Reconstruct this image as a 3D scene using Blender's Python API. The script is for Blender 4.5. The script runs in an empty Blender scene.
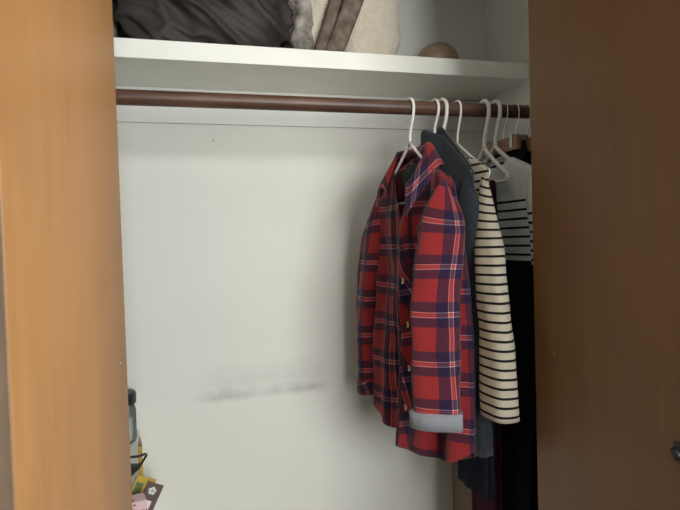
import bpy, bmesh, math, random
from mathutils import Vector, Matrix, noise
random.seed(7)
S = bpy.context.scene
COL = S.collection
PI = math.pi
CAMZ = 1.35                      # eye height; most heights below are given relative to the eye

# ------------------------------------------------------------------ camera, world, lights, exposure
cam_d = bpy.data.cameras.new('camera'); cam = bpy.data.objects.new('camera', cam_d); COL.objects.link(cam)
cam_d.sensor_fit = 'HORIZONTAL'; cam_d.sensor_width = 36.0; cam_d.lens = 36.0*521/680; cam_d.clip_start = 0.02
yaw, pitch, roll = 0.249, 0.026, -0.0295
fw = Vector((math.sin(yaw), math.cos(yaw), 0)); rt = Vector((math.cos(yaw), -math.sin(yaw), 0)); up = Vector((0, 0, 1))
f2 = fw*math.cos(pitch) - up*math.sin(pitch); u2 = up*math.cos(pitch) + fw*math.sin(pitch)
r3 = rt*math.cos(roll) + u2*math.sin(roll); u3 = u2*math.cos(roll) - rt*math.sin(roll)
mw = Matrix((( r3.x, u3.x, -f2.x, 0), (r3.y, u3.y, -f2.y, 0), (r3.z, u3.z, -f2.z, CAMZ), (0, 0, 0, 1)))
cam.matrix_world = mw
S.camera = cam

w = bpy.data.worlds.new('World'); S.world = w; w.use_nodes = True
w.node_tree.nodes['Background'].inputs[0].default_value = (0.75, 0.87, 1.0, 1)
w.node_tree.nodes['Background'].inputs[1].default_value = 0.6
S.view_settings.view_transform = 'Standard'; S.view_settings.look = 'None'
S.view_settings.gamma = 1.0; S.view_settings.use_curve_mapping = False
S.view_settings.exposure = 0.0

def area(name, loc, rot, sx, sy, power, color):
    l = bpy.data.lights.new(name, 'AREA'); l.shape = 'RECTANGLE'; l.size = sx; l.size_y = sy
    l.energy = power; l.color = color
    o = bpy.data.objects.new(name, l); COL.objects.link(o); o.location = loc; o.rotation_euler = rot
    return o
# daylight entering by the room's two windows (each lamp stands just outside its pane)
RX, RY = 1.75, -2.2               # right wall and rear wall of the room
W1 = (-1.15, 0.25)                # Y range of the side window
W2 = (0.10, 1.60)                 # X range of the rear window
WZ = (0.95, 2.35)
area('daylight_side', (RX+0.17, (W1[0]+W1[1])/2, sum(WZ)/2), (0, PI/2, 0), WZ[1]-WZ[0], W1[1]-W1[0], 230, (1.0, 0.94, 0.80))
area('daylight_rear', ((W2[0]+W2[1])/2, RY-0.17, sum(WZ)/2), (PI/2, 0, 0), W2[1]-W2[0], WZ[1]-WZ[0], 128, (1.0, 0.995, 0.97))

# ------------------------------------------------------------------ materials
def mat(name):
    m = bpy.data.materials.new(name); m.use_nodes = True
    nt = m.node_tree; return m, nt, nt.nodes['Principled BSDF']
class N:
    def __init__(s, nt): s.nt = nt
    def new(s, t, **k):
        n = s.nt.nodes.new(t)
        for a, b in k.items(): setattr(n, a, b)
        return n
    def link(s, a, b): s.nt.links.new(a, b)
    def math(s, op, a, b=None, c=None, clamp=False):
        n = s.new('ShaderNodeMath', operation=op); n.use_clamp = clamp
        for i, q in enumerate((a, b, c)):
            if q is None: continue
            if isinstance(q, (int, float)): n.inputs[i].default_value = q
            else: s.link(q, n.inputs[i])
        return n.outputs[0]
    def mix(s, f, a, b, mode='MIX'):
        n = s.new('ShaderNodeMix', data_type='RGBA', blend_type=mode)
        for i, q in ((0, f), (6, a), (7, b)):
            if isinstance(q, (int, float)): n.inputs[i].default_value = q
            elif isinstance(q, tuple): n.inputs[i].default_value = q if len(q) == 4 else (*q, 1)
            else: s.link(q, n.inputs[i])
        return n.outputs[2]
    def noise(s, vec, scale, detail=3, rough=.5, dist=0):
        n = s.new('ShaderNodeTexNoise'); n.inputs['Scale'].default_value = scale
        n.inputs['Detail'].default_value = detail; n.inputs['Roughness'].default_value = rough
        n.inputs['Distortion'].default_value = dist
        if vec is not None: s.link(vec, n.inputs['Vector'])
        return n.outputs['Fac']
    def mapping(s, vec, scale=(1,1,1), rot=(0,0,0), loc=(0,0,0)):
        n = s.new('ShaderNodeMapping'); n.inputs['Scale'].default_value = scale
        n.inputs['Rotation'].default_value = rot; n.inputs['Location'].default_value = loc
        s.link(vec, n.inputs['Vector']); return n.outputs[0]
    def ramp(s, f, stops, interp='LINEAR'):
        n = s.new('ShaderNodeValToRGB'); cr = n.color_ramp; cr.interpolation = interp
        while len(cr.elements) < len(stops): cr.elements.new(0.5)
        for e, (p, c) in zip(cr.elements, stops): e.position = p; e.color = (*c, 1)
        s.link(f, n.inputs[0]); return n.outputs[0]
    def bump(s, h, strength, dist, bsdf):
        n = s.new('ShaderNodeBump'); n.inputs['Strength'].default_value = strength; n.inputs['Distance'].default_value = dist
        s.link(h, n.inputs['Height']); s.link(n.outputs[0], bsdf.inputs['Normal'])

def plain(name, col, rough=.6, nscale=30, var=.06, bump=0, bdist=.001, metal=0, sheen=0, spec=.5, coord='Object'):
    m, nt, b = mat(name); n = N(nt); tc = n.new('ShaderNodeTexCoord')
    f = n.noise(tc.outputs[coord], nscale, 4)
    lo = tuple(max(0, c*(1-var*2)) for c in col); hi = tuple(min(1, c*(1+var*2)) for c in col)
    n.link(n.ramp(f, [(.25, lo), (.75, hi)]), b.inputs['Base Color'])
    b.inputs['Roughness'].default_value = rough; b.inputs['Metallic'].default_value = metal
    b.inputs['Specular IOR Level'].default_value = spec
    if sheen: b.inputs['Sheen Weight'].default_value = sheen; b.inputs['Sheen Roughness'].default_value = .5
    if bump: n.bump(n.noise(tc.outputs[coord], nscale*4, 3), bump, bdist, b)
    return m

M = {}
M['white_paint'] = plain('white_paint', (.74, .74, .69), .55, 6, .012, .05)
M['shelf_paint'] = plain('shelf_paint', (.90, .90, .83), .4, 9, .015, .06)
M['room_wall'] = plain('room_wall_paint', (.25, .29, .36), .8, 5, .02, .05)
M['ceiling_paint'] = plain('ceiling_paint', (.7, .7, .68), .9, 5, .02)
M['frame_paint'] = plain('window_frame_paint', (.78, .78, .76), .4, 9, .02)
M['white_plastic'] = plain('white_plastic', (.80, .80, .76), .35, 40, .015, spec=.5)
M['chrome'] = plain('chrome', (.75, .76, .78), .18, 40, .03, metal=1)
M['black_metal'] = plain('black_metal', (.012, .012, .014), .38, 60, .2, .3, spec=.6)
M['black_plastic'] = plain('black_plastic', (.012, .012, .015), .4, 60, .1)
M['charcoal'] = plain('charcoal_wool', (.027, .033, .041), .95, 160, .15, .5, .0008, sheen=.15, spec=.2)
M['navy'] = plain('navy_cloth', (.008, .011, .022), .95, 120, .12, .4, .0006, spec=.2)
M['black_cloth'] = plain('black_cloth', (.006, .007, .010), .95, 120, .12, .4, .0006, spec=.2)
M['maroon'] = plain('maroon_cloth', (.045, .010, .023), .95, 120, .12, .4, .0006, spec=.2)
M['taupe'] = plain('brown_cardboard', (.24, .19, .145), .95, 120, .08, .4, .0006, spec=.2)
M['bag'] = plain('dark_nylon', (.036, .030, .028), .62, 14, .12, .25, .002, spec=.35)
M['fleece'] = plain('cream_fleece', (.66, .60, .49), 1.0, 45, .035, 1.0, .006, sheen=.3, spec=.1)
M['grey_fleece'] = plain('grey_cream_cloth', (.34, .31, .27), 1.0, 26, .35, .9, .005, spec=.1)
M['suede'] = plain('brown_suede', (.17, .13, .105), .95, 38, .28, .8, .002, spec=.15)
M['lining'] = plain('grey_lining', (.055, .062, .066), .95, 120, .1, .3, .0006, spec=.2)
M['cream_cloth'] = plain('cream_cloth', (.42, .36, .28), .95, 30, .15, .4, spec=.2)
M['cardboard'] = plain('white_card', (.66, .66, .62), .7, 20, .03)
M['yellow'] = plain('yellow_card', (.52, .36, .045), .6, 25, .06)
M['green_print'] = plain('green_print', (.12, .16, .05), .6, 60, .3)
M['brown_card'] = plain('brown_card', (.105, .068, .066), .6, 25, .06)
M['white_print'] = plain('white_print', (.72, .70, .66), .6, 25, .04)
M['red'] = plain('red_card', (.50, .03, .045), .55, 30, .1)
M['button'] = plain('button_shell', (.60, .48, .30), .35, 90, .12, spec=.6)
M['hole'] = plain('button_hole', (.10, .07, .05), .8, 90, .1)
M['oak_floor'] = None

def wood_door():
    m, nt, b = mat('lacquered_door_wood'); n = N(nt); tc = n.new('ShaderNodeTexCoord')
    o = tc.outputs['Object']
    g = n.noise(n.mapping(o, (55, 55, 1.6)), 1.0, 5, .6, .4)
    bl = n.noise(n.mapping(o, (4, 4, 2.2)), 1.0, 4, .55, .6)
    fig = n.noise(n.mapping(o, (9, 9, 4)), 1.0, 3, .6, 1.5)
    f = n.math('ADD', n.math('MULTIPLY', g, .35), n.math('ADD', n.math('MULTIPLY', bl, .40), n.math('MULTIPLY', fig, .25)))
    c = n.ramp(f, [(.25, (.122, .056, .020)), (.5, (.160, .078, .027)), (.78, (.20, .104, .038))])
    n.link(c, b.inputs['Base Color'])
    b.inputs['Roughness'].default_value = .42
    n.link(n.math('MULTIPLY_ADD', bl, .16, .34), b.inputs['Roughness'])
    n.bump(g, .05, .001, b)
    return m
M['door'] = wood_door()
def wood_dark(name, lo, mid, hi, axis='X', rough=.5):
    m, nt, b = mat(name); n = N(nt); tc = n.new('ShaderNodeTexCoord')
    sc = {'X': (2.5, 60, 60), 'Y': (60, 2.5, 60), 'Z': (60, 60, 2.5)}[axis]
    g = n.noise(n.mapping(tc.outputs['Object'], sc), 1.0, 5, .65, .5)
    bl = n.noise(tc.outputs['Object'], 7, 3)
    f = n.math('ADD', n.math('MULTIPLY', g, .6), n.math('MULTIPLY', bl, .4))
    n.link(n.ramp(f, [(.3, lo), (.52, mid), (.75, hi)]), b.inputs['Base Color'])
    b.inputs['Roughness'].default_value = rough
    n.bump(g, .15, .001, b)
    return m
M['rod'] = wood_dark('rod_wood', (.040, .020, .013), (.095, .045, .028), (.21, .125, .085), 'X', .42)
M['door_edge'] = wood_dark('raw_edge_wood', (.055, .034, .020), (.10, .066, .042), (.17, .12, .085), 'Z', .8)
M['bowl'] = wood_dark('turned_wood', (.26, .17, .115), (.36, .25, .175), (.46, .33, .24), 'X', .35)
M['hanger_wood'] = wood_dark('hanger_wood', (.20, .11, .06), (.30, .18, .10), (.40, .26, .16), 'X', .5)
M['oak_floor'] = wood_dark('floor_wood', (.07, .045, .03), (.12, .08, .05), (.17, .12, .08), 'Y', .5)

def wall_stained():
    m, nt, b = mat('scuffed_white_wall'); n = N(nt); tc = n.new('ShaderNodeTexCoord'); o = tc.outputs['Object']
    sep = n.new('ShaderNodeSeparateXYZ'); n.link(o, sep.inputs[0])
    X, Z = sep.outputs[0], sep.outputs[2]
    ns = n.noise(n.mapping(o, (9, 1, 30)), 1.0, 4, .6, .3)
    ns2 = n.noise(o, 26, 4, .7)
    # a long scuff left by something that leaned on the wall
    zc = n.math('MULTIPLY_ADD', X, .018, CAMZ-.4305)
    dz = n.math('ABSOLUTE', n.math('SUBTRACT', Z, zc))
    core = n.math('SUBTRACT', 1, n.math('DIVIDE', dz, n.math('MULTIPLY_ADD', ns, .040, .001)), clamp=True)
    inx = n.math('MULTIPLY', n.math('MULTIPLY_ADD', X, 14, .75, clamp=True), n.math('MULTIPLY_ADD', X, -16, 5.5, clamp=True))
    ends = n.math('MULTIPLY_ADD', n.math('ABSOLUTE', n.math('SUBTRACT', X, .14)), 3.0, .25, clamp=True)
    core = n.math('MULTIPLY', n.math('MULTIPLY', core, inx), n.math('MULTIPLY', ends, n.math('MULTIPLY_ADD', ns2, 1.4, -.05, clamp=True)))
    dh = n.math('ABSOLUTE', n.math('SUBTRACT', Z, n.math('ADD', zc, .045)))
    halo = n.math('MULTIPLY', n.math('SUBTRACT', 1, n.math('DIVIDE', dh, .06), clamp=True), inx)
    halo = n.math('MULTIPLY', halo, n.math('MULTIPLY_ADD', ns2, .5, -.02, clamp=True))
    dirt = n.math('ADD', n.math('MULTIPLY', core, 1.0), n.math('MULTIPLY', halo, .65), clamp=True)
    base = n.ramp(n.noise(o, 3.5, 4), [(.3, (.705, .705, .645)), (.7, (.735, .735, .68))])
    n.link(n.mix(dirt, base, (.22, .21, .19)), b.inputs['Base Color'])
    b.inputs['Roughness'].default_value = .6
    n.bump(n.noise(o, 130, 3), .06, .001, b)
    return m
M['wall_back'] = wall_stained()

def plaid(rotdeg=0, name='red_plaid'):
    m, nt, b = mat(name); n = N(nt); tc = n.new('ShaderNodeTexCoord')
    uv = tc.outputs['UV']
    wob = n.new('ShaderNodeTexNoise'); wob.inputs['Scale'].default_value = 7; n.link(uv, wob.inputs['Vector'])
    v2 = n.new('ShaderNodeVectorMath', operation='MULTIPLY_ADD'); n.link(wob.outputs['Color'], v2.inputs[0])
    v2.inputs[1].default_value = (.012, .012, 0); n.link(uv, v2.inputs[2])
    mp = n.mapping(v2.outputs[0], (1, 1, 1), (0, 0, math.radians(rotdeg)))
    sep = n.new('ShaderNodeSeparateXYZ'); n.link(mp, sep.inputs[0])
    red = (.265, .022, .023); navy = (.006, .010, .038); white = (.68, .54, .53); pink = (.40, .10, .095)
    st = [(0, navy), (.20, white), (.222, red), (.245, pink), (.272, red), (.295, white), (.318, navy), (.515, red)]
    P = .096
    W = n.ramp(n.math('FRACT', n.math('DIVIDE', sep.outputs[0], P*.92)), st, 'CONSTANT')
    F = n.ramp(n.math('FRACT', n.math('DIVIDE', sep.outputs[1], P)), st, 'CONSTANT')
    tw = n.math('FRACT', n.math('MULTIPLY', n.math('ADD', sep.outputs[0], sep.outputs[1]), 420))
    tf = n.math('MULTIPLY_ADD', n.math('GREATER_THAN', tw, .5), .10, .44)
    ar = n.mix(tf, W, F)
    gm = n.new('ShaderNodeGamma'); gm.inputs[1].default_value = .5
    n.link(n.mix(1.0, W, F, 'MULTIPLY'), gm.inputs[0])
    c = n.mix(.80, ar, gm.outputs[0])
    fz = n.noise(uv, 90, 3)
    c = n.mix(n.math('MULTIPLY', fz, .18), c, (.20, .03, .05))
    n.link(c, b.inputs['Base Color'])
    b.inputs['Roughness'].default_value = .95; b.inputs['Specular IOR Level'].default_value = .15
    b.inputs['Sheen Weight'].default_value = .15
    n.bump(n.noise(uv, 500, 2), .3, .0006, b)
    return m
M['plaid'] = plaid(0); M['plaid_bias'] = plaid(45, 'red_plaid_bias'); M['plaid_cross'] = plaid(18, 'red_plaid_collar')

def stripes(name, ground, line, period, width, lo=None, hi=None, below=None, edge=None):
    """horizontal stripes by cloth length (UV v in metres); stripes only between lo and hi, other colour past edge"""
    m, nt, b = mat(name); n = N(nt); tc = n.new('ShaderNodeTexCoord'); uv = tc.outputs['UV']
    sep = n.new('ShaderNodeSeparateXYZ'); n.link(uv, sep.inputs[0]); v = sep.outputs[1]
    fr = n.math('FRACT', n.math('DIVIDE', v, period))
    msk = n.math('LESS_THAN', fr, width)
    if lo is not None: msk = n.math('MULTIPLY', msk, n.math('GREATER_THAN', v, lo))
    if hi is not None: msk = n.math('MULTIPLY', msk, n.math('LESS_THAN', v, hi))
    g = n.ramp(n.noise(uv, 60, 3), [(.3, tuple(c*.93 for c in ground)), (.7, tuple(min(1, c*1.05) for c in ground))])
    c = n.mix(msk, g, line)
    if edge is not None: c = n.mix(n.math('GREATER_THAN', v, edge), c, below)
    n.link(c, b.inputs['Base Color']); b.inputs['Roughness'].default_value = .95
    b.inputs['Specular IOR Level'].default_value = .15
    n.bump(n.noise(uv, 420, 2), .3, .0006, b)
    return m
M['cream_stripe'] = stripes('cream_black_stripe', (.46, .42, .33), (.010, .010, .014), .0185, .27)
M['white_stripe'] = stripes('white_navy_stripe_block', (.70, .71, .67), (.010, .012, .022), .0205, .26, .112, .30, (.006, .007, .011), .262)
M['cuff_stripe'] = stripes('grey_cuff_ticking', (.27, .285, .31), (.20, .21, .235), .0042, .4)

def dotted():
    m, nt, b = mat('pink_dotted_paper'); n = N(nt); tc = n.new('ShaderNodeTexCoord')
    vo = n.new('ShaderNodeTexVoronoi'); vo.inputs['Scale'].default_value = 70; vo.inputs['Randomness'].default_value = .35
    n.link(tc.outputs['Object'], vo.inputs['Vector'])
    d = n.math('LESS_THAN', vo.outputs['Distance'], .40)
    n.link(n.mix(d, (.72, .50, .50), (.30, .02, .05)), b.inputs['Base Color']); b.inputs['Roughness'].default_value = .6
    return m
M['dots'] = dotted()
def glass(name, tint, fac=.12):
    m, nt, b = mat(name); n = N(nt)
    out = nt.nodes['Material Output']; tr = n.new('ShaderNodeBsdfTransparent'); tr.inputs[0].default_value = (*tint, 1)
    gl = n.new('ShaderNodeBsdfGlossy'); gl.inputs['Roughness'].default_value = .05
    fr = n.new('ShaderNodeFresnel'); fr.inputs[0].default_value = 1.45
    mx = n.new('ShaderNodeMixShader'); n.link(fr.outputs[0], mx.inputs[0]); n.link(tr.outputs[0], mx.inputs[1]); n.link(gl.outputs[0], mx.inputs[2])
    n.link(mx.outputs[0], out.inputs[0]); return m
M['pane'] = glass('window_glass', (.97, .98, .98)); M['jar'] = glass('jar_glass', (.80, .84, .82))
M['jar_fill'] = plain('grey_salts', (.72, .73, .70), .8, 90, .12, .3)

# ------------------------------------------------------------------ mesh helpers
def link(name, me, m, parent=None, smooth=False):
    o = bpy.data.objects.new(name, me); COL.objects.link(o)
    if m is not None: me.materials.append(m)
    if smooth:
        for p in me.polygons: p.use_smooth = True
    if parent is not None: o.parent = parent
    return o
def from_bm(name, bm, m, parent=None, smooth=False):
    bmesh.ops.recalc_face_normals(bm, faces=bm.faces)
    me = bpy.data.meshes.new(name); bm.to_mesh(me); bm.free()
    return link(name, me, m, parent, smooth)
def box_bm(bm, lo, hi, bevel=0):
    vs = [bm.verts.new((x, y, z)) for x in (lo[0], hi[0]) for y in (lo[1], hi[1]) for z in (lo[2], hi[2])]
    idx = [(0,1,3,2),(4,6,7,5),(0,4,5,1),(2,3,7,6),(0,2,6,4),(1,5,7,3)]
    fs = [bm.faces.new([vs[i] for i in f]) for f in idx]
    if bevel:
        es = set(e for f in fs for e in f.edges)
        bmesh.ops.bevel(bm, geom=list(es), offset=bevel, segments=2, affect='EDGES', profile=.6)
def box(name, lo, hi, m, parent=None, bevel=0):
    bm = bmesh.new(); box_bm(bm, lo, hi, bevel); return from_bm(name, bm, m, parent)
def tube_bm(bm, pts, r, seg=8, closed=False, caps=True):
    pts = [Vector(p) for p in pts]; n = len(pts); rings = []
    rr = r if isinstance(r, (list, tuple)) else [r]*n
    t0 = (pts[1]-pts[0]).normalized(); ref = Vector((0,0,1)) if abs(t0.z) < .9 else Vector((1,0,0))
    nrm = (ref - t0*ref.dot(t0)).normalized()
    for i, p in enumerate(pts):
        if closed: t = (pts[(i+1) % n]-pts[i-1]).normalized()
        else: t = (pts[min(i+1, n-1)]-pts[max(i-1, 0)]).normalized()
        nrm = (nrm - t*nrm.dot(t)).normalized(); b = t.cross(nrm)
        rings.append([bm.verts.new(p + (nrm*math.cos(2*PI*k/seg) + b*math.sin(2*PI*k/seg))*rr[i]) for k in range(seg)])
    for i in range(n if closed else n-1):
        A, B = rings[i], rings[(i+1) % n]
        for k in range(seg): bm.faces.new((A[k], A[(k+1) % seg], B[(k+1) % seg], B[k]))
    if caps and not closed: bm.faces.new(rings[0]); bm.faces.new(rings[-1])
def tube(name, pts, r, m, parent=None, seg=8, closed=False):
    bm = bmesh.new(); tube_bm(bm, pts, r, seg, closed); return from_bm(name, bm, m, parent, True)
def lathe_bm(bm, prof, seg=24, center=(0,0,0), axis='Z'):
    rings = []; c = Vector(center)
    for r, h in prof:
        ring = []
        for k in range(seg):
            a = 2*PI*k/seg; x, y = r*math.cos(a), r*math.sin(a)
            v = Vector((x, y, h)) if axis == 'Z' else Vector((h, x, y)) if axis == 'X' else Vector((x, h, y))
            ring.append(bm.verts.new(c+v))
        rings.append(ring)
    for A, B in zip(rings, rings[1:]):
        for k in range(seg): bm.faces.new((A[k], A[(k+1) % seg], B[(k+1) % seg], B[k]))
    bm.faces.new(rings[0]); bm.faces.new(rings[-1])
def lathe(name, prof, m, parent=None, seg=24, center=(0,0,0), axis='Z', smooth=True):
    bm = bmesh.new(); lathe_bm(bm, prof, seg, center, axis); return from_bm(name, bm, m, parent, smooth)
def autosmooth(o, ang=40):
    o.data.set_sharp_from_angle(angle=math.radians(ang))
def grid_mesh(name, P, UV, m, parent=None, closed=False, thick=0.0, smooth=True):
    """P[i][j] points; UV[i][j]; rows i, columns j; closed joins last column to the first"""
    ni, nj = len(P), len(P[0]); vs = [tuple(p) for r in P for p in r]; fs = []; uvs = []
    for i in range(ni-1):
        for j in range(nj if closed else nj-1):
            j2 = (j+1) % nj
            fs.append((i*nj+j, i*nj+j2, (i+1)*nj+j2, (i+1)*nj+j))
            ub = UV[i][j2] if j2 else (2*UV[i][nj-1][0]-UV[i][nj-2][0], UV[i][nj-1][1])
            uc = UV[i+1][j2] if j2 else (2*UV[i+1][nj-1][0]-UV[i+1][nj-2][0], UV[i+1][nj-1][1])
            uvs += [UV[i][j], ub, uc, UV[i+1][j]]
    me = bpy.data.meshes.new(name); me.from_pydata(vs, [], fs)
    ul = me.uv_layers.new(name='UVMap')
    for k, uv in enumerate(uvs): ul.data[k].uv = uv
    o = link(name, me, m, parent, smooth)
    if thick:
        md = o.modifiers.new('thickness', 'SOLIDIFY'); md.thickness = thick; md.offset = 0
    return o
def tag(o, label, cat, group=None):
    o['label'] = label; o['category'] = cat
    if group: o['group'] = group
    return o
def thing(name, label, cat, loc, rotz=0, group=None):
    o = bpy.data.objects.new(name, None); COL.objects.link(o); o.empty_display_size = .05
    o.location = loc; o.rotation_euler = (0, 0, rotz); return tag(o, label, cat, group)
def struct(o): o['kind'] = 'structure'; return o
def sm(a, b, x):
    t = max(0, min(1, (x-a)/(b-a))); return t*t*(3-2*t)
def lerp(a, b, t): return a+(b-a)*t

# ------------------------------------------------------------------ the room and closet shell
WALL_Y = 1.5; XR = 0.8744; XL = -0.80; FY0, FY1 = 0.855, 0.905; CEIL = 2.55
JL, JR = -0.160, 0.646            # door opening jambs
HEAD = 2.24
struct(box('floor', (-1.9, RY-.1, -.06), (RX+.2, WALL_Y+.1, 0), M['oak_floor']))
struct(box('ceiling', (-1.9, RY-.1, CEIL), (RX+.2, WALL_Y+.1, CEIL+.06), M['ceiling_paint']))
wb = struct(box('wall_back', (XL-.08, WALL_Y, 0), (XR+.08, WALL_Y+.08, CEIL), M['wall_back']))
struct(box('wall_closet_right', (XR, FY1, 0), (XR+.08, WALL_Y, CEIL), M['white_paint']))
struct(box('wall_closet_left', (XL-.08, FY1, 0), (XL, WALL_Y, CEIL), M['white_paint']))
def framed_wall(name, boxes, m):
    bm = bmesh.new()
    for lo, hi in boxes: box_bm(bm, lo, hi)
    return struct(from_bm(name, bm, m))
framed_wall('wall_front', [((-1.9, FY0, 0), (JL, FY1, CEIL)), ((JR, FY0, 0), (RX, FY1, CEIL)), ((JL, FY0, HEAD), (JR, FY1, CEIL))], M['room_wall'])
framed_wall('wall_right', [((RX, RY, 0), (RX+.1, FY1, WZ[0])), ((RX, RY, WZ[1]), (RX+.1, FY1, CEIL)), ((RX, RY, WZ[0]), (RX+.1, W1[0], WZ[1])), ((RX, W1[1], WZ[0]), (RX+.1, FY1, WZ[1]))], M['room_wall'])
framed_wall('wall_rear', [((-1.9, RY-.1, 0), (RX+.1, RY, WZ[0])), ((-1.9, RY-.1, WZ[1]), (RX+.1, RY, CEIL)), ((-1.9, RY-.1, WZ[0]), (W2[0], RY, WZ[1])), ((W2[1], RY-.1, WZ[0]), (RX+.1, RY, WZ[1]))], M['room_wall'])
struct(box('wall_left', (-1.98, RY-.1, 0), (-1.9, FY1, CEIL), M['room_wall']))
def window(name, axis, a0, a1):
    bm = bmesh.new(); t = .045; c0, c1 = .03, .075
    def bar(l0, l1, z0, z1):
        if axis == 'Y': box_bm(bm, (RX+c0, l0, z0), (RX+c1, l1, z1), .004)
        else: box_bm(bm, (l0, RY-c1, z0), (l1, RY-c0, z1), .004)
    bar(a0, a1, WZ[0], WZ[0]+t); bar(a0, a1, WZ[1]-t, WZ[1]); bar(a0, a0+t, WZ[0]+t, WZ[1]-t); bar(a1-t, a1, WZ[0]+t, WZ[1]-t)
    mid = (a0+a1)/2; bar(mid-.025, mid+.025, WZ[0]+t, WZ[1]-t)
    o = struct(from_bm(name, bm, M['frame_paint']))
    for l0, l1 in ((a0+t, mid-.025), (mid+.025, a1-t)):
        if axis == 'Y': box('pane', (RX+.05, l0, WZ[0]+t), (RX+.055, l1, WZ[1]-t), M['pane'], o)
        else: box('pane', (l0, RY-.055, WZ[0]+t), (l1, RY-.05, WZ[1]-t), M['pane'], o)
    return o
window('window_1', 'Y', *W1); window('window_2', 'X', *W2)

# cleat along the back wall beneath the shelf, and a nail hole left in the plaster
struct(box('trim_1', (XL, WALL_Y-.007, CAMZ+.3356), (XR, WALL_Y, CAMZ+.4309), M['white_paint'], bevel=.0015))
lathe('nail', [(.001, .004), (.0019, 0), (.0019, -.001), (.0007, -.0014)], M['black_metal'], wb, 10, (.026, WALL_Y-.0005, CAMZ+.291), 'Y')

# ------------------------------------------------------------------ doors
ZD0, ZD1 = .02, HEAD-.01; TH = .022
def door(name, hinge, ang, width, side):
    """panel from the hinge towards the camera; local x runs from hinge to free edge, inner face at local y = 0"""
    o = bpy.data.objects.new(name, None)
    bm = bmesh.new()
    y0, y1 = (0, TH) if side > 0 else (-TH, 0)
    box_bm(bm, (0, y0, ZD0), (width-.0022, y1, ZD1), .0012)
    d = from_bm(name, bm, M['door']); struct(d)
    d.location = hinge; d.rotation_euler = (0, 0, ang)
    box('edge_band', (width-.002, y0+.0012, ZD0), (width+.0006, y1-.0012, ZD1), M['door_edge'], d)
    return d
# left leaf: hinge (-.1326,.9) to free edge (-.1747,.52)
vx, vy = -.1747+.1326, .52-.9; wl = math.hypot(vx, vy); al = math.atan2(vy, vx)
dl = door('door_1', (-.1326, .9, 0), al, wl, -1)
dr = door('door_2', (.6208, .9, 0), -PI/2+.004, wl, 1)
def hinges(d, side):
    for z in (.25, 1.12, 2.0):
        bm = bmesh.new(); yy = TH*1.0 if side > 0 else -TH
        tube_bm(bm, [(-.002, yy, z-.03), (-.002, yy, z+.03)], .005, 10)
        from_bm('hinge', bm, M['black_metal'], d, True)
hinges(dl, -1); hinges(dr, 1)
# black iron pull on the inner face of the right leaf
kx, kz = .9-.572, CAMZ-.305
kb = lathe('pull_rosette', [(.0135, 0), (.0145, -.0015), (.0125, -.0035), (.0095, -.0035), (.0085, -.0055), (.006, -.006)], M['black_metal'], dr, 20, (kx, 0, kz), 'Y')
for k in range(8):
    a = 2*PI*k/8
    lathe('petal', [(.0045, 0), (.0045, -.002), (.003, -.0038), (.001, -.0042)], M['black_metal'], kb, 10, (kx+.0125*math.cos(a), 0, kz+.0125*math.sin(a)), 'Y')
lathe('knob', [(.0045, 0), (.004, -.006), (.0065, -.008), (.0072, -.011), (.006, -.0135), (.0025, -.0148)], M['black_metal'], kb, 18, (kx, 0, kz), 'Y')
lathe('pin', [(.0016, 0), (.0016, -.0012), (.0006, -.0018)], M['chrome'], kb, 10, (kx-.010, -.0035, kz+.001), 'Y')
# paint specks on the leaves
def speck(d, x, z, r, s):
    lathe('paint_speck', [(r, 0), (r*.8, -.0004*s), (r*.3, -.0006*s)], M['white_paint'], d, 8, (x, 0, z), 'Y')
speck(dl, .035, CAMZ-.179, .0014, -1); speck(dr, .06, CAMZ-.222, .0011, 1)

# ------------------------------------------------------------------ shelf and rod
SZT, SZB, SY = CAMZ+.4745, CAMZ+.4309, 1.2699
sh = tag(box('closet_shelf', (XL, SY, SZB), (XR, WALL_Y-.0005, SZT), M['shelf_paint'], bevel=.002),
    'long white painted closet shelf above the hanging rod', 'shelf')
ROD_Y, ROD_Z, ROD_R = 1.15, CAMZ+.3085, .0162
rod = thing('closet_rod', 'round reddish brown wooden rod carrying the hangers below the shelf', 'closet rod', (0, ROD_Y, ROD_Z))
bm = bmesh.new(); tube_bm(bm, [(XL+.002, 0, 0)] + [(lerp(XL, XR, t/20), 0, 0) for t in range(1, 20)] + [(XR-.002, 0, 0)], ROD_R, 28); from_bm('pole', bm, M['rod'], rod, True)
for x, s in ((XL, 1), (XR, -1)):
    lathe('socket', [(.030, .0005*s), (.030, .004*s), (.0215, .006*s), (.0215, .016*s), (.0175, .016*s), (.0175, .004*s)], M['chrome'], rod, 24, (x, 0, 0), 'X')

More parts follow.
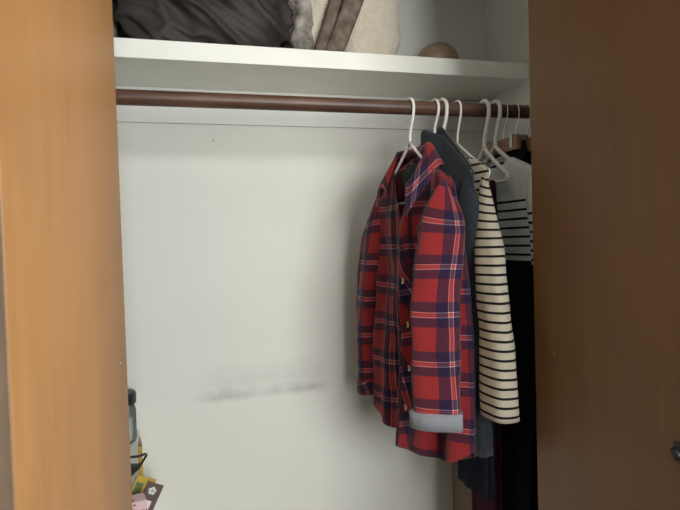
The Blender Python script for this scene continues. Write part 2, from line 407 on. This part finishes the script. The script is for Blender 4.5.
# ------------------------------------------------------------------ hangers
def hook_pts(zn, rr, lean=0.0):
    """from the hanger's neck up in front of the rod, over it and down behind; local x points to the room"""
    R = ROD_R+rr+.0008
    pts = [(0, 0, zn), (.001, 0, zn+.006)]
    for t in range(1, 7):
        k = t/7; pts.append((R*sm(0, 1, k)+.0, lean*k, lerp(zn+.006, -.004, k)))
    for t in range(0, 13):
        a = lerp(0, PI*1.12, t/12); pts.append((R*math.cos(a), lean, R*math.sin(a)))
    return pts
def plastic_hanger(x, label, rotdeg, zn=-.075, half=.205, rr=.0042, drop=.105, group='white plastic hangers', bar=True):
    t = thing('clothes_hanger', label, 'hanger', (x, ROD_Y, ROD_Z), math.radians(-90+rotdeg), group)
    tube('hook', hook_pts(zn, rr), rr, M['white_plastic'], t, 10)
    zt = zn; ze = zn-drop; pts = []
    for i in range(0, 9):                                    # right shoulder
        k = i/8; pts.append((lerp(.0, half-.012, k), 0, zt - drop*.92*(k**.9)))
    for a in (60, 20, -20, -60, -90):
        pts.append((half-.012+.010*math.cos(math.radians(a)), 0, ze-.003+.010*math.sin(math.radians(a))))
    zb = ze-.013
    for i in range(1, 8): pts.append((lerp(half-.012, -half+.012, i/8), 0, zb))
    for a in (-90, -120, -160, -200, -240):
        pts.append((-half+.012+.010*math.cos(math.radians(a)), 0, ze-.003+.010*math.sin(math.radians(a))))
    for i in range(0, 8):
        k = 1-i/8; pts.append((-lerp(0, half-.012, k), 0, zt - drop*.92*(k**.9)))
    tube('frame', pts, rr, M['white_plastic'], t, 10, closed=True)
    return t
def clamp_hanger(x, label, rotdeg, zb, L=.075, wood=True):
    t = thing('trouser_hanger', label, 'hanger', (x, ROD_Y, ROD_Z), math.radians(-90+rotdeg), 'metal hooked trouser hangers')
    tube('hook', hook_pts(zb+.016, .0016), .0016, M['chrome'], t, 8)
    for s in (-1, 1):
        box('clamp_bar', (-L, s*.0095-.0065, zb-.018), (L, s*.0095+.0065, zb+.016), M['hanger_wood'] if wood else M['black_plastic'], t, .003)
    for s in (-1, 1):
        box('clip', (s*L*.72-.006, -.0185, zb-.012), (s*L*.72+.006, .0185, zb+.021), M['chrome'], t, .002)
    return t

# ------------------------------------------------------------------ cloth
class Garment:
    """local frame: x along the shoulders (+x towards the room), -y the front, z up with 0 at the rod"""
    def __init__(s, name, label, cat, x, rotdeg, *, zs=-.062, slope=.42, wsh=.195, whem=.21, hem=-.75, D=.032, un=.075, dropf=.06, dropb=.012,
                 folds=.010, fk=(9, 17), ph=0, hemcurve=.0, vopen=False, y0=0, lean=0.0, curl=0.0, skew=0.0, capk=.13, near=1.0, crumple=.004):
        s.__dict__.update(zs=zs, slope=slope, wsh=wsh, whem=whem, hem=hem, D=D, un=un, dropf=dropf, dropb=dropb, folds=folds, fk=fk, ph=ph, hemcurve=hemcurve, vopen=vopen, lean=lean, curl=curl, skew=skew, capk=capk, near=near, crumple=crumple)
        s.base = hem
        s.t = thing(name, label, cat, (x, ROD_Y+y0, ROD_Z+hem), math.radians(-90+rotdeg))
    def S(s, side, u, v, off=0.0):
        W = lerp(s.wsh, s.whem, sm(0, 1, v)); au = abs(u); a = u*W
        un = s.un/s.wsh
        zt = s.zs - s.slope*(math.sqrt((au*s.wsh)**2+.0004)-.02) - .06*max(0, au-.86)
        nk = 0
        if au < un:
            q = au/un
            shape = (1-q) if s.vopen else math.sqrt(max(0, 1-q*q))
            zt -= (s.dropf if side > 0 else s.dropb)*shape
            nk = math.cos(PI/2*q)
        zh = s.hem + s.hemcurve*(abs(u-s.skew)**2)*(s.near if u > s.skew else 1) + (.01*math.sin(3*u+s.ph))
        z = lerp(zt, zh, v)
        dp = .006 + (s.D-.006)*(1-math.exp(-v/.10))
        edge = max(0, 1-au**2.6)**.5
        n = dp*edge + nk*(.022 if side > 0 else .010)*math.exp(-v/.12)
        f = s.folds*(v**.65)*(math.sin(s.fk[0]*u+s.ph+.9*math.sin(2.2*v+s.ph)) + .55*math.sin(s.fk[1]*u+2*s.ph+1.3*v) + .35*math.sin(7*v+5*u))
        f *= (1-au**6)
        n = max(.003, n + f*(1 if side > 0 else .6)) + off
        # crumple
        c = noise.noise(Vector((u*3+s.ph*3, v*5, side*4)))*s.crumple*min(1, v*4) + noise.noise(Vector((u*7+s.ph, v*11, side*3)))*s.crumple*.35*min(1, v*4)
        n += c*(1-au**6)
        sway = .010*math.sin(s.ph*2+2.4*v)*v + s.lean*v + s.curl*sm(.1, 1, u)*min(1, v*2.5)
        return Vector((a, -side*n + sway, z - s.base))
    def body(s, m, nu=56, nv=64, thick=.0022, name='body'):
        P, UV = [], []
        for i in range(nv+1):
            v = i/nv; r, q = [], []
            for j in range(nu+1):
                u = -1+2*j/nu; p = s.S(1, u, v); r.append(p); q.append((u*s.wsh*1.02, s.zs-(p.z+s.base)))
            for j in range(1, nu):
                u = 1-2*j/nu; p = s.S(-1, u, v); r.append(p); q.append((s.wsh*1.02*(2-u), s.zs-(p.z+s.base)))
            P.append(r); UV.append(q)
        return grid_mesh(name, P, UV, m, s.t, True, thick)
    def strip(s, name, m, u0, u1, v0, v1, off, nu=6, nv=40, thick=.0016, side=1, uvrot=0):
        P, UV = [], []
        for i in range(nv+1):
            v = lerp(v0, v1, i/nv); r, q = [], []
            for j in range(nu+1):
                u = lerp(u0, u1, j/nu); p = s.S(side, u, v, off); r.append(p); q.append((u*s.wsh, s.zs-(p.z+s.base)))
            P.append(r); UV.append(q)
        return grid_mesh(name, P, UV, m, s.t, False, thick)
    def sleeve(s, m, sgn, end, ra, rn, fr=.006, nv=46, ns=28, tw=0.0, y0=0.0, bend=0.0, top=.05, name='sleeve', ph=0, flare=1.0):
        """end = (x, y, z rel. rod) of the cuff's middle; ra, rn half widths along and across the shoulders"""
        zt = s.zs - s.slope*(s.wsh-.02)
        A = Vector((sgn*(s.wsh-.022), y0, zt+.004)); B = Vector(end)
        P, UV = [], []
        L = (B-A).length
        s.sl = []
        for i in range(nv+1):
            v = i/nv
            c = A.lerp(B, v); k = sm(0, .35, v)
            c.x = lerp(A.x, B.x, sm(-.1, .75, v)); c.y = lerp(A.y, B.y, sm(0, .6, v)) + bend*math.sin(PI*v)
            cap = math.sin(min(1, (v+.012)/s.capk)*PI/2)
            fl = lerp(1, flare, v)
            r, q = [], []
            for j in range(ns):
                th = 2*PI*j/ns+PI/2
                e = 1 + fr/ra*(math.sin(3*th+4*v+ph)+.6*math.sin(5*th-9*v+2*ph))*min(1, v*3)*.55 + .10*noise.noise(Vector((math.cos(th)*1.3+ph, math.sin(th)*1.3, v*7)))*min(1, v*3)
                x = ra*cap*fl*e*math.copysign(abs(math.cos(th))**.85, math.cos(th)); y = rn*cap*fl*e*math.copysign(abs(math.sin(th))**.85, math.sin(th))
                x, y = x*math.cos(tw)-y*math.sin(tw), x*math.sin(tw)+y*math.cos(tw)
                zz = c.z - .035*(1-cap)*0 - (.5*x*sgn*(1-k)*1.0)
                r.append(Vector((c.x+x, c.y+y, zz-s.base))); q.append((th*(ra+rn)/2*1.05 + ph, v*L+.03))
            P.append(r); UV.append(q)
        o = grid_mesh(name, P, UV, m, s.t, True, .002)
        s.last = P
        return o
    def cuff(s, m, h, grow=1.1, name='cuff', drop=.004):
        P0 = s.last[-1]; c = sum(P0, Vector())/len(P0); P, UV = [], []
        prof = [(0.93, h), (grow, h), (grow*1.01, h*.5), (grow, -drop), (.97, -drop), (.95, h*.4)]
        for g, z in prof:
            P.append([Vector((c.x+(p.x-c.x)*g, c.y+(p.y-c.y)*g, p.z+z)) for p in P0])
        for i, (g, z) in enumerate(prof): UV.append([(j*.01, -z+.2) for j in range(len(P0))])
        return grid_mesh(name, P, UV, m, s.t, True, 0)
    def collar(s, m, w=.055, stand=.024, point=.03, spread=.6, front=.05, name='collar', nt=40, thick=.003, yfront=-.040, wrap=.80):
        """turned-down collar that runs from one front point round the back of the neck to the other"""
        P = [[] for _ in range(8)]; UV = [[] for _ in range(8)]
        for j in range(nt+1):
            t = -1+2*j/nt; at = abs(t); sg = 1 if t >= 0 else -1
            th = t*PI*wrap
            nx = s.un*1.0*math.sin(th)*(1 if at < .62 else 1); ny = .014*math.cos(th) if at < .5 else lerp(0, yfront, sm(.5, 1, at))
            if at < .5: ny = .016*math.cos(th)
            nz = s.zs + .004 - front*sm(.45, 1, at)*1.0
            base = Vector((nx, ny, nz))
            out = Vector((math.sin(th)*.9, .9*math.cos(th), 0))
            if at > .6: out = Vector((sg*spread, -.75, 0)).lerp(out, 1-sm(.6, 1, at))
            out.normalize()
            ww = w + point*sm(.6, 1, at)
            pr = [base, base+Vector((0, 0, stand*.6))+out*.001, base+Vector((0, 0, stand))+out*.005, base+Vector((0, 0, stand*.9))+out*.010,
                  base+Vector((0, 0, stand*.5))+out*.016]
            for k in (1, 2, 3):
                q = k/3; pr.append(base+Vector((0, 0, stand*.5-ww*.85*q))+out*(.016+ww*lerp(.45, .16, sm(.55, .9, at))*q))
            for k, p in enumerate(pr):
                P[k].append(p-Vector((0, 0, s.base))); UV[k].append((t*.17, k*.014))
        return grid_mesh(name, P, UV, m, s.t, False, thick)

def trousers(name, label, x, rotdeg, m, ztop, hem, a0, a1, D=.013, folds=.004, ph=0, taper=0.0, cat='trousers'):
    t = thing(name, label, cat, (x, ROD_Y, ROD_Z+hem), math.radians(-90+rotdeg))
    for li, s in enumerate((-1, 1)):
        P, UV = [], []; nv, ns = 40, 30
        for i in range(nv+1):
            v = i/nv; r, q = [], []
            w = (a1-a0)/2*lerp(1, 1-taper, v); c = (a0+a1)/2 - taper*.3*(a1-a0)*v + .006*math.sin(3*v+ph)
            d = lerp(.004, D, min(1, v*6))
            for j in range(ns):
                th = 2*PI*j/ns; cx = math.copysign(abs(math.cos(th))**.6, math.cos(th)); sy = math.copysign(abs(math.sin(th))**.8, math.sin(th))
                f = folds*math.sin(6*cx+5*v+ph+li)*min(1, v*4)
                r.append(Vector((c+w*cx, s*(d*.5+.0015)+sy*d*.5+f*abs(sy), lerp(ztop, hem+.006*li, v)-hem))); q.append((th*.06, v*.9))
            P.append(r); UV.append(q)
        grid_mesh('leg', P, UV, m, t, True, .0015)
    box('waistband', (a0-.001, -.0055, ztop-hem-.035), (a1+.001, .0055, ztop-hem+.004), m, t, .003)
    return t

# ---------- plaid shirt
plastic_hanger(.470, 'white plastic hanger holding the red plaid shirt', 9, zn=-.080, half=.160, rr=.0036, drop=.128)
g = Garment('plaid_shirt', 'red and navy plaid flannel shirt with rolled grey cuffs, nearest the bare wall', 'shirt', .470, 9, zs=-.114, slope=.50, wsh=.172, whem=.195, hem=-.805,
            D=.026, un=.068, dropf=.15, dropb=.0, folds=.020, fk=(8, 15), ph=.6, hemcurve=.043, vopen=True, curl=.020, skew=.45, near=4.6, crumple=.011, capk=.24)
g.body(M['plaid'])
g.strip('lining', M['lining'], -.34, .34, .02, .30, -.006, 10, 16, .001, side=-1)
pk = g.strip('placket', M['plaid_cross'], .03, .18, .035, .995, .0035, 5, 60, .002)
ZC = g.zs-g.dropf
for z in (-.122, -.218, -.314, -.398):
    v = (z-.3085-ZC)/(g.hem+.008-ZC)
    p = g.S(1, .105, v, .0055)
    b = lathe('button', [(.0066, 0), (.0074, -.0008), (.0070, -.0022), (.0052, -.0024), (.0044, -.0018)], M['button'], g.t, 18, p, 'Y')
    for hx, hz in ((-.0013, 0.0013), (.0013, .0013), (-.0013, -.0013), (.0013, -.0013)):
        lathe('thread_hole', [(.0006, 0), (.0006, -.0004), (.0002, -.0005)], M['hole'], b, 6, (p.x+hx, p.y-.0016, p.z+hz), 'Y')
g.strip('pocket', M['plaid_bias'], .34, .76, .22, .40, .003, 10, 12, .002)
g.strip('pocket_flap', M['plaid_bias'], .33, .77, .195, .255, .0055, 10, 6, .002)
g.sleeve(M['plaid'], 1, (.172, -.056, -.690), .047, .021, fr=.004, y0=-.012, ph=.530, tw=.96)
g.cuff(M['cuff_stripe'], .031, 1.12)
g.sleeve(M['plaid'], -1, (-.205, -.020, -.715), .036, .034, fr=.006, y0=-.005, ph=1.7)
g.cuff(M['plaid_cross'], .03, 1.08)
g.collar(M['plaid_cross'], w=.05, stand=.018, point=.028, front=.09, wrap=.70)

# ---------- charcoal cardigan
plastic_hanger(.533, 'white plastic hanger holding the charcoal wool cardigan', 8, zn=-.060, half=.14, rr=.0034, drop=.11)
g = Garment('wool_cardigan', 'plain charcoal grey wool cardigan between the plaid shirt and the cream striped jersey', 'cardigan', .531, 8, zs=-.042, slope=.95, wsh=.150, whem=.17, hem=-.74,
            D=.013, un=.045, dropf=.010, dropb=0, folds=.003, ph=1.2, capk=.2)
g.body(M['charcoal'])
g.sleeve(M['charcoal'], 1, (.146, .0, -.765), .032, .019, fr=.003, ph=.2)
g.cuff(M['charcoal'], .05, 1.07, 'ribbed_cuff')
g.sleeve(M['charcoal'], -1, (-.175, 0, -.70), .032, .018, fr=.003, ph=2.2)

# ---------- cream striped jersey
plastic_hanger(.553, 'white plastic hanger holding the cream and black striped jersey', 9, zn=-.082, half=.160, rr=.0046, drop=.112)
g = Garment('striped_jersey', 'cream long sleeved jersey with thin black stripes beside the charcoal cardigan', 'jersey', .554, 9, zs=-.093, slope=.46, wsh=.165, whem=.17, hem=-.66,
            D=.011, un=.098, dropf=.06, folds=.002, ph=2.1, capk=.42)
g.body(M['cream_stripe'])
g.sleeve(M['cream_stripe'], 1, (.222, -.036, -.668), .029, .018, fr=.002, ph=.9, flare=1.48)
g.sleeve(M['cream_stripe'], -1, (-.17, 0, -.62), .032, .016, fr=.002, ph=.4)

# ---------- thin hanger with navy trousers
plastic_hanger(.592, 'thin white plastic hanger with navy trousers folded over its bar', 4, zn=-.080, half=.13, rr=.0028, drop=.085)
trousers('folded_trousers', 'navy trousers folded over a thin white hanger behind the charcoal cardigan', .592, 4, M['navy'], -.171, -.900, -.015, .108, ph=.4)

# ---------- maroon trousers
plastic_hanger(.664, 'thick white plastic hanger with maroon trousers over its bar', 4, zn=-.092, half=.092, rr=.0050, drop=.075)
trousers('maroon_trousers', 'long dark maroon trousers hanging between the navy trousers and the striped dress', .655, 4, M['maroon'], -.178, -1.22, -.060, .045, ph=.9)

# ---------- white striped dress with dark skirt
plastic_hanger(.694, 'thick white plastic hanger holding the white striped dress', 4, zn=-.086, half=.16, rr=.0052, drop=.112)
g = Garment('striped_dress', 'white dress with navy stripes across the chest and a dark skirt', 'dress', .694, 4, zs=-.102, slope=.46, wsh=.165, whem=.098, hem=-1.15, D=.013, un=.055, dropf=.04, dropb=.008, folds=.002, ph=.8, capk=.3)
g.body(M['white_stripe'])
g.strip('lining', M['navy'], -.36, .36, .015, .10, -.004, 10, 8, .001, side=-1)
g.sleeve(M['white_stripe'], 1, (.172, -.004, -.372), .034, .017, fr=.002, nv=26, ph=.1)
g.sleeve(M['white_stripe'], -1, (-.17, 0, -.36), .030, .015, fr=.002, nv=26, ph=.7)

# ---------- trousers on metal hooked clamp hangers
for x, z, m, nm, lab, hl, hem in ((.718, -.088, M['black_cloth'], 'black_trousers', 'black trousers clamped behind the white striped dress', 'wooden clamp hanger with chrome hook directly behind the striped dress', -1.12),
                         (.749, -.094, M['navy'], 'navy_trousers', 'navy trousers clamped on the middle metal hooked hanger', 'wooden clamp hanger with chrome hook holding navy trousers', -1.10),
                         (.781, -.094, M['black_cloth'], 'black_trousers', 'black trousers nearest the right closet wall', 'wooden clamp hanger with chrome hook nearest the right closet wall', -1.08)):
    clamp_hanger(x, hl, 2, z)
    trousers(nm, lab, x, 2, m, z-.002, hem, -.08, .08, D=.011, folds=.002, ph=x*9)
cbx = thing('cardboard_box', 'tall brown cardboard box standing in the corner behind the clothes', 'box', (.795, 1.415, 0))
box('box_body', (-.070, -.08, 0), (.070, .08, CAMZ-.60), M['taupe'], cbx, .002)
for sx in (-1, 1): box('flap', (min(0, sx*.069)+.0005*sx, -.079, CAMZ-.5995), (max(0, sx*.069)+.0005*sx, .079, CAMZ-.596), M['taupe'], cbx)
box('tape', (-.012, -.0795, CAMZ-.5958), (.012, .0795, CAMZ-.5953), M['cardboard'], cbx)

# ------------------------------------------------------------------ things on the shelf
def lump(name, m, parent, c, h, e=2.6, amp=.02, ridge=.02, freq=9, seed=0, sub=5, flat=True, stretch=(1,1,1), skew=0.0, sharp=3):
    """crumpled soft volume: superellipsoid with folds; its underside is flattened where it lies on the shelf"""
    bm = bmesh.new(); bmesh.ops.create_icosphere(bm, subdivisions=sub, radius=1)
    for v in bm.verts:
        d = v.co.normalized()
        k = (abs(d.x)**e+abs(d.y)**e+abs(d.z)**e)**(-1/e)
        p = Vector((d.x*h[0], d.y*h[1], d.z*h[2]))*k
        px_, pz_ = p.x*math.cos(skew)+p.z*math.sin(skew), -p.x*math.sin(skew)+p.z*math.cos(skew)
        q = Vector((px_*stretch[0], p.y*stretch[1], pz_*stretch[2]))*freq + Vector((seed, seed*1.7, -seed))
        wv = Vector((noise.noise(q*.6), noise.noise(q*.6+Vector((9, 3, 1))), 0))*1.2
        rg = 1-abs(noise.noise(q+wv)); rg2 = 1-abs(noise.noise(q*2.1+wv*1.4+Vector((4, 4, 4))))
        p += d*(amp*noise.noise(q*.5) + ridge*(rg**sharp-.4) + ridge*.5*(rg2**sharp-.4))
        if flat: p.z = max(p.z, -h[2]*.9)
        v.co = p + Vector(c)
    return from_bm(name, bm, m, parent, True)
ST = SZT
bag = thing('dark_bag', 'big crumpled black-brown fabric bag slumped on the closet shelf', 'bag', (.014, 1.385, ST))
lump('bag_body', M['bag'], bag, (0, 0, .145), (.192, .100, .16), 4.2, .014, .037, 9, 3.3, 6, stretch=(.55, 1, 1.5), skew=-.6, sharp=4)
for s, sd in ((-1, 0), (1, 2)):
    pts = [Vector((lerp(-.10, .10, k/16), -.102-.010*math.sin(PI*k/16)-.004*s, .16+.11*math.sin(PI*k/16)+.012*s)) for k in range(17)]
    tube('strap', pts, .007, M['bag'], bag, 8)
coat = thing('shearling_coat', 'folded cream shearling coat with brown suede edging on the shelf', 'coat', (.37, 1.385, ST))
lump('fleece', M['fleece'], coat, (.070, 0, .1355), (.086, .092, .15), 4.0, .010, .006, 16, 1.1, 6)
lump('fleece_flap', M['fleece'], coat, (-.055, .008, .131), (.060, .082, .145), 3.4, .008, .006, 16, 5.2, 5)
lump('outer_cloth', M['grey_fleece'], coat, (-.112, .004, .122), (.040, .080, .135), 2.8, .012, .016, 13, 8.1, 5)
def suede(x0, x1, w0, w1, yoff, th):
    P, UV = [], []
    for i in range(25):
        k = i/24; r, q = [], []
        cx = lerp(x0, x1, k**.9); w = lerp(w0, w1, k)
        for j in range(9):
            u = -1+2*j/8
            r.append(Vector((cx+u*w, yoff-.010*(1-u*u)-.004*math.sin(PI*k)+.0025*noise.noise(Vector((u*2, k*9, x0*50))), .002+.262*k))); q.append((u*.02, k*.26))
        P.append(r); UV.append(q)
    grid_mesh('suede_edge', P, UV, M['suede'], coat, False, th)
suede(-.080, .005, .013, .013, -.090, .008)
suede(-.046, .060, .022, .024, -.094, .010)
bowl = thing('wooden_bowl', 'small upturned round wooden bowl alone near the right end of the shelf', 'bowl', (.680, 1.432, ST))
prof = [(.058, .0), (.0605, .003)] + [(.062*math.cos(a)**.9, .046+.054*math.sin(a)) for a in [PI/2*k/14 for k in range(0, 14)]] + [(.004, .1003)]
lathe('shell', prof, M['bowl'], bowl, 40)
lathe('rim', [(.059, .0005), (.0632, .001), (.0632, .006), (.059, .0065)], M['bowl'], bowl, 40)
cb = thing('cloth_bundle', 'cream cloth bundle at the left end of the shelf beside the dark bag', 'cloth', (-.276, 1.40, ST))
lump('folded_cloth', M['cream_cloth'], cb, (0, 0, .055), (.070, .075, .058), 2.8, .010, .010, 14, 2.2, 5)
nr = thing('navy_roll', 'navy rolled garment lying on the cream cloth bundle', 'clothing', (-.280, 1.395, ST+.116))
lump('roll', M['navy'], nr, (0, 0, .05), (.085, .075, .052), 2.4, .010, .012, 14, 6.2, 5)

# ------------------------------------------------------------------ drawer unit in the left corner and the small things on it
DZ = CAMZ-.75
du = thing('drawer_unit', 'white drawer unit in the closet corner behind the left door', 'drawers', (-.42, 1.33, 0))
box('carcass', (-.30, -.15, .0), (.30, .165, DZ), M['shelf_paint'], du, .003)
for k in range(3):
    z0 = .05+k*(DZ-.07)/3; d = box('drawer_front', (-.29, -.166, z0), (.29, -.1505, z0+(DZ-.07)/3-.01), M['shelf_paint'], du, .003)
    lathe('knob', [(.006, 0), (.006, -.010), (.013, -.016), (.012, -.024), (.004, -.027)], M['chrome'], d, 16, (0, -.166, z0+.10), 'Y')
def wz(z): return CAMZ+z
BX = thing('storage_box', 'tall white cardboard box under the glass jar', 'box', (-.305, 1.405, DZ))
box('box_body', (-.108, -.075, .0), (.108, .075, .228), M['cardboard'], BX, .002)
box('box_lid', (-.110, -.077, .223), (.110, .077, .262), M['cardboard'], BX, .002)
JZ = DZ+.262
jar = thing('glass_jar', 'glass jar with dark lid standing behind the left door edge', 'jar', (-.2265, 1.392, JZ))
lathe('jar_body', [(.030, .001), (.037, .004), (.0385, .012), (.0385, .078), (.036, .090), (.0335, .094), (.0335, .100)], M['jar'], jar, 28)
lathe('contents', [(.028, .005), (.0345, .008), (.0355, .014), (.0355, .066), (.030, .068)], M['jar_fill'], jar, 28)
lathe('lid', [(.0335, .098), (.0395, .099), (.0400, .103), (.0400, .122), (.0385, .126), (.030, .1265)], M['black_plastic'], jar, 28)
pc = thing('pencil', 'yellow pencil leaning upright against the white box', 'pencil', (-.179, 1.346, DZ))
pdir = Vector((.002, .008, .262)).normalized()
bm = bmesh.new(); tube_bm(bm, [Vector((0, 0, .003)), pdir*.262], .0050, 6); from_bm('shaft', bm, M['yellow'], pc)
bm = bmesh.new(); tube_bm(bm, [pdir*.262, pdir*.278, pdir*.286], [.0050, .002, .0006], 6); from_bm('tip', bm, M['hanger_wood'], pc, True)
# yellow booklet, brown card, binder clip, dotted gift box
def leaning(name, label, cat, x, y, z, w, h, th, roll, tilt, m):
    o = thing(name, label, cat, (x, y, z)); o.rotation_euler = (tilt, roll, .15)
    box('cover', (0, -th/2, 0), (w, th/2, h), m, o, min(.001, th*.3)); return o
yb = leaning('yellow_booklet', 'yellow booklet leaning at a slant behind the brown card', 'booklet', -.275, 1.304, DZ+.010, .046, .217, .006, .46, -.02, M['yellow'])
box('printed_patch', (.004, -.0036, .155), (.022, -.0030, .203), M['green_print'], yb)
bc = leaning('brown_card', 'brown card printed with a white flower, leaning beside the booklet', 'card', -.245, 1.291, DZ+.010, .038, .203, .003, .47, -.02, M['brown_card'])
for k in range(5):
    a = 2*PI*k/5+.3
    lathe('petal', [(.0042, 0), (.0042, -.0004), (.002, -.0006)], M['white_print'], bc, 10, (.017+.0058*math.cos(a), -.0016, .185+.0058*math.sin(a)), 'Y')
box('printed_band', (.012, -.0022, .140), (.026, -.0016, .162), M['white_print'], bc)
gb = thing('gift_box', 'small pink box with dark red dots and a red front panel', 'box', (-.186, 1.252, DZ)); gb.rotation_euler = (0, 0, .25)
box('box_body', (-.030, -.022, .001), (.030, .022, .180), M['dots'], gb, .004)
box('red_band', (-.0305, -.0228, .012), (.0225, -.0215, .160), M['red'], gb)
cl = thing('binder_clip', 'black binder clip with folded lever on top of the yellow booklet', 'clip', (-.192, 1.312, CAMZ-.556)); cl.rotation_euler = (0, .15, .1)
bm = bmesh.new()
A = [(-.022, -.004), (-.022, .040), (.016, .040), (.013, .034)]
fr_ = [bm.verts.new((x, -.010, z)) for x, z in A]; bk = [bm.verts.new((x, .010, z)) for x, z in A]
bm.faces.new(fr_); bm.faces.new(bk[::-1])
for i in range(4): bm.faces.new((fr_[i], fr_[(i+1) % 4], bk[(i+1) % 4], bk[i]))
bmesh.ops.bevel(bm, geom=bm.edges[:], offset=.0012, segments=2, affect='EDGES')
from_bm('clip_body', bm, M['black_plastic'], cl)
tube('lever', [(.014, -.006, .040), (.020, -.006, .052), (.026, -.006, .064), (.022, -.004, .066), (.008, -.004, .060), (-.016, -.003, .058), (-.016, .003, .058), (.008, .004, .060), (.022, .004, .066), (.026, .006, .064), (.020, .006, .052), (.014, .006, .040)], .0016, M['black_metal'], cl, 6)
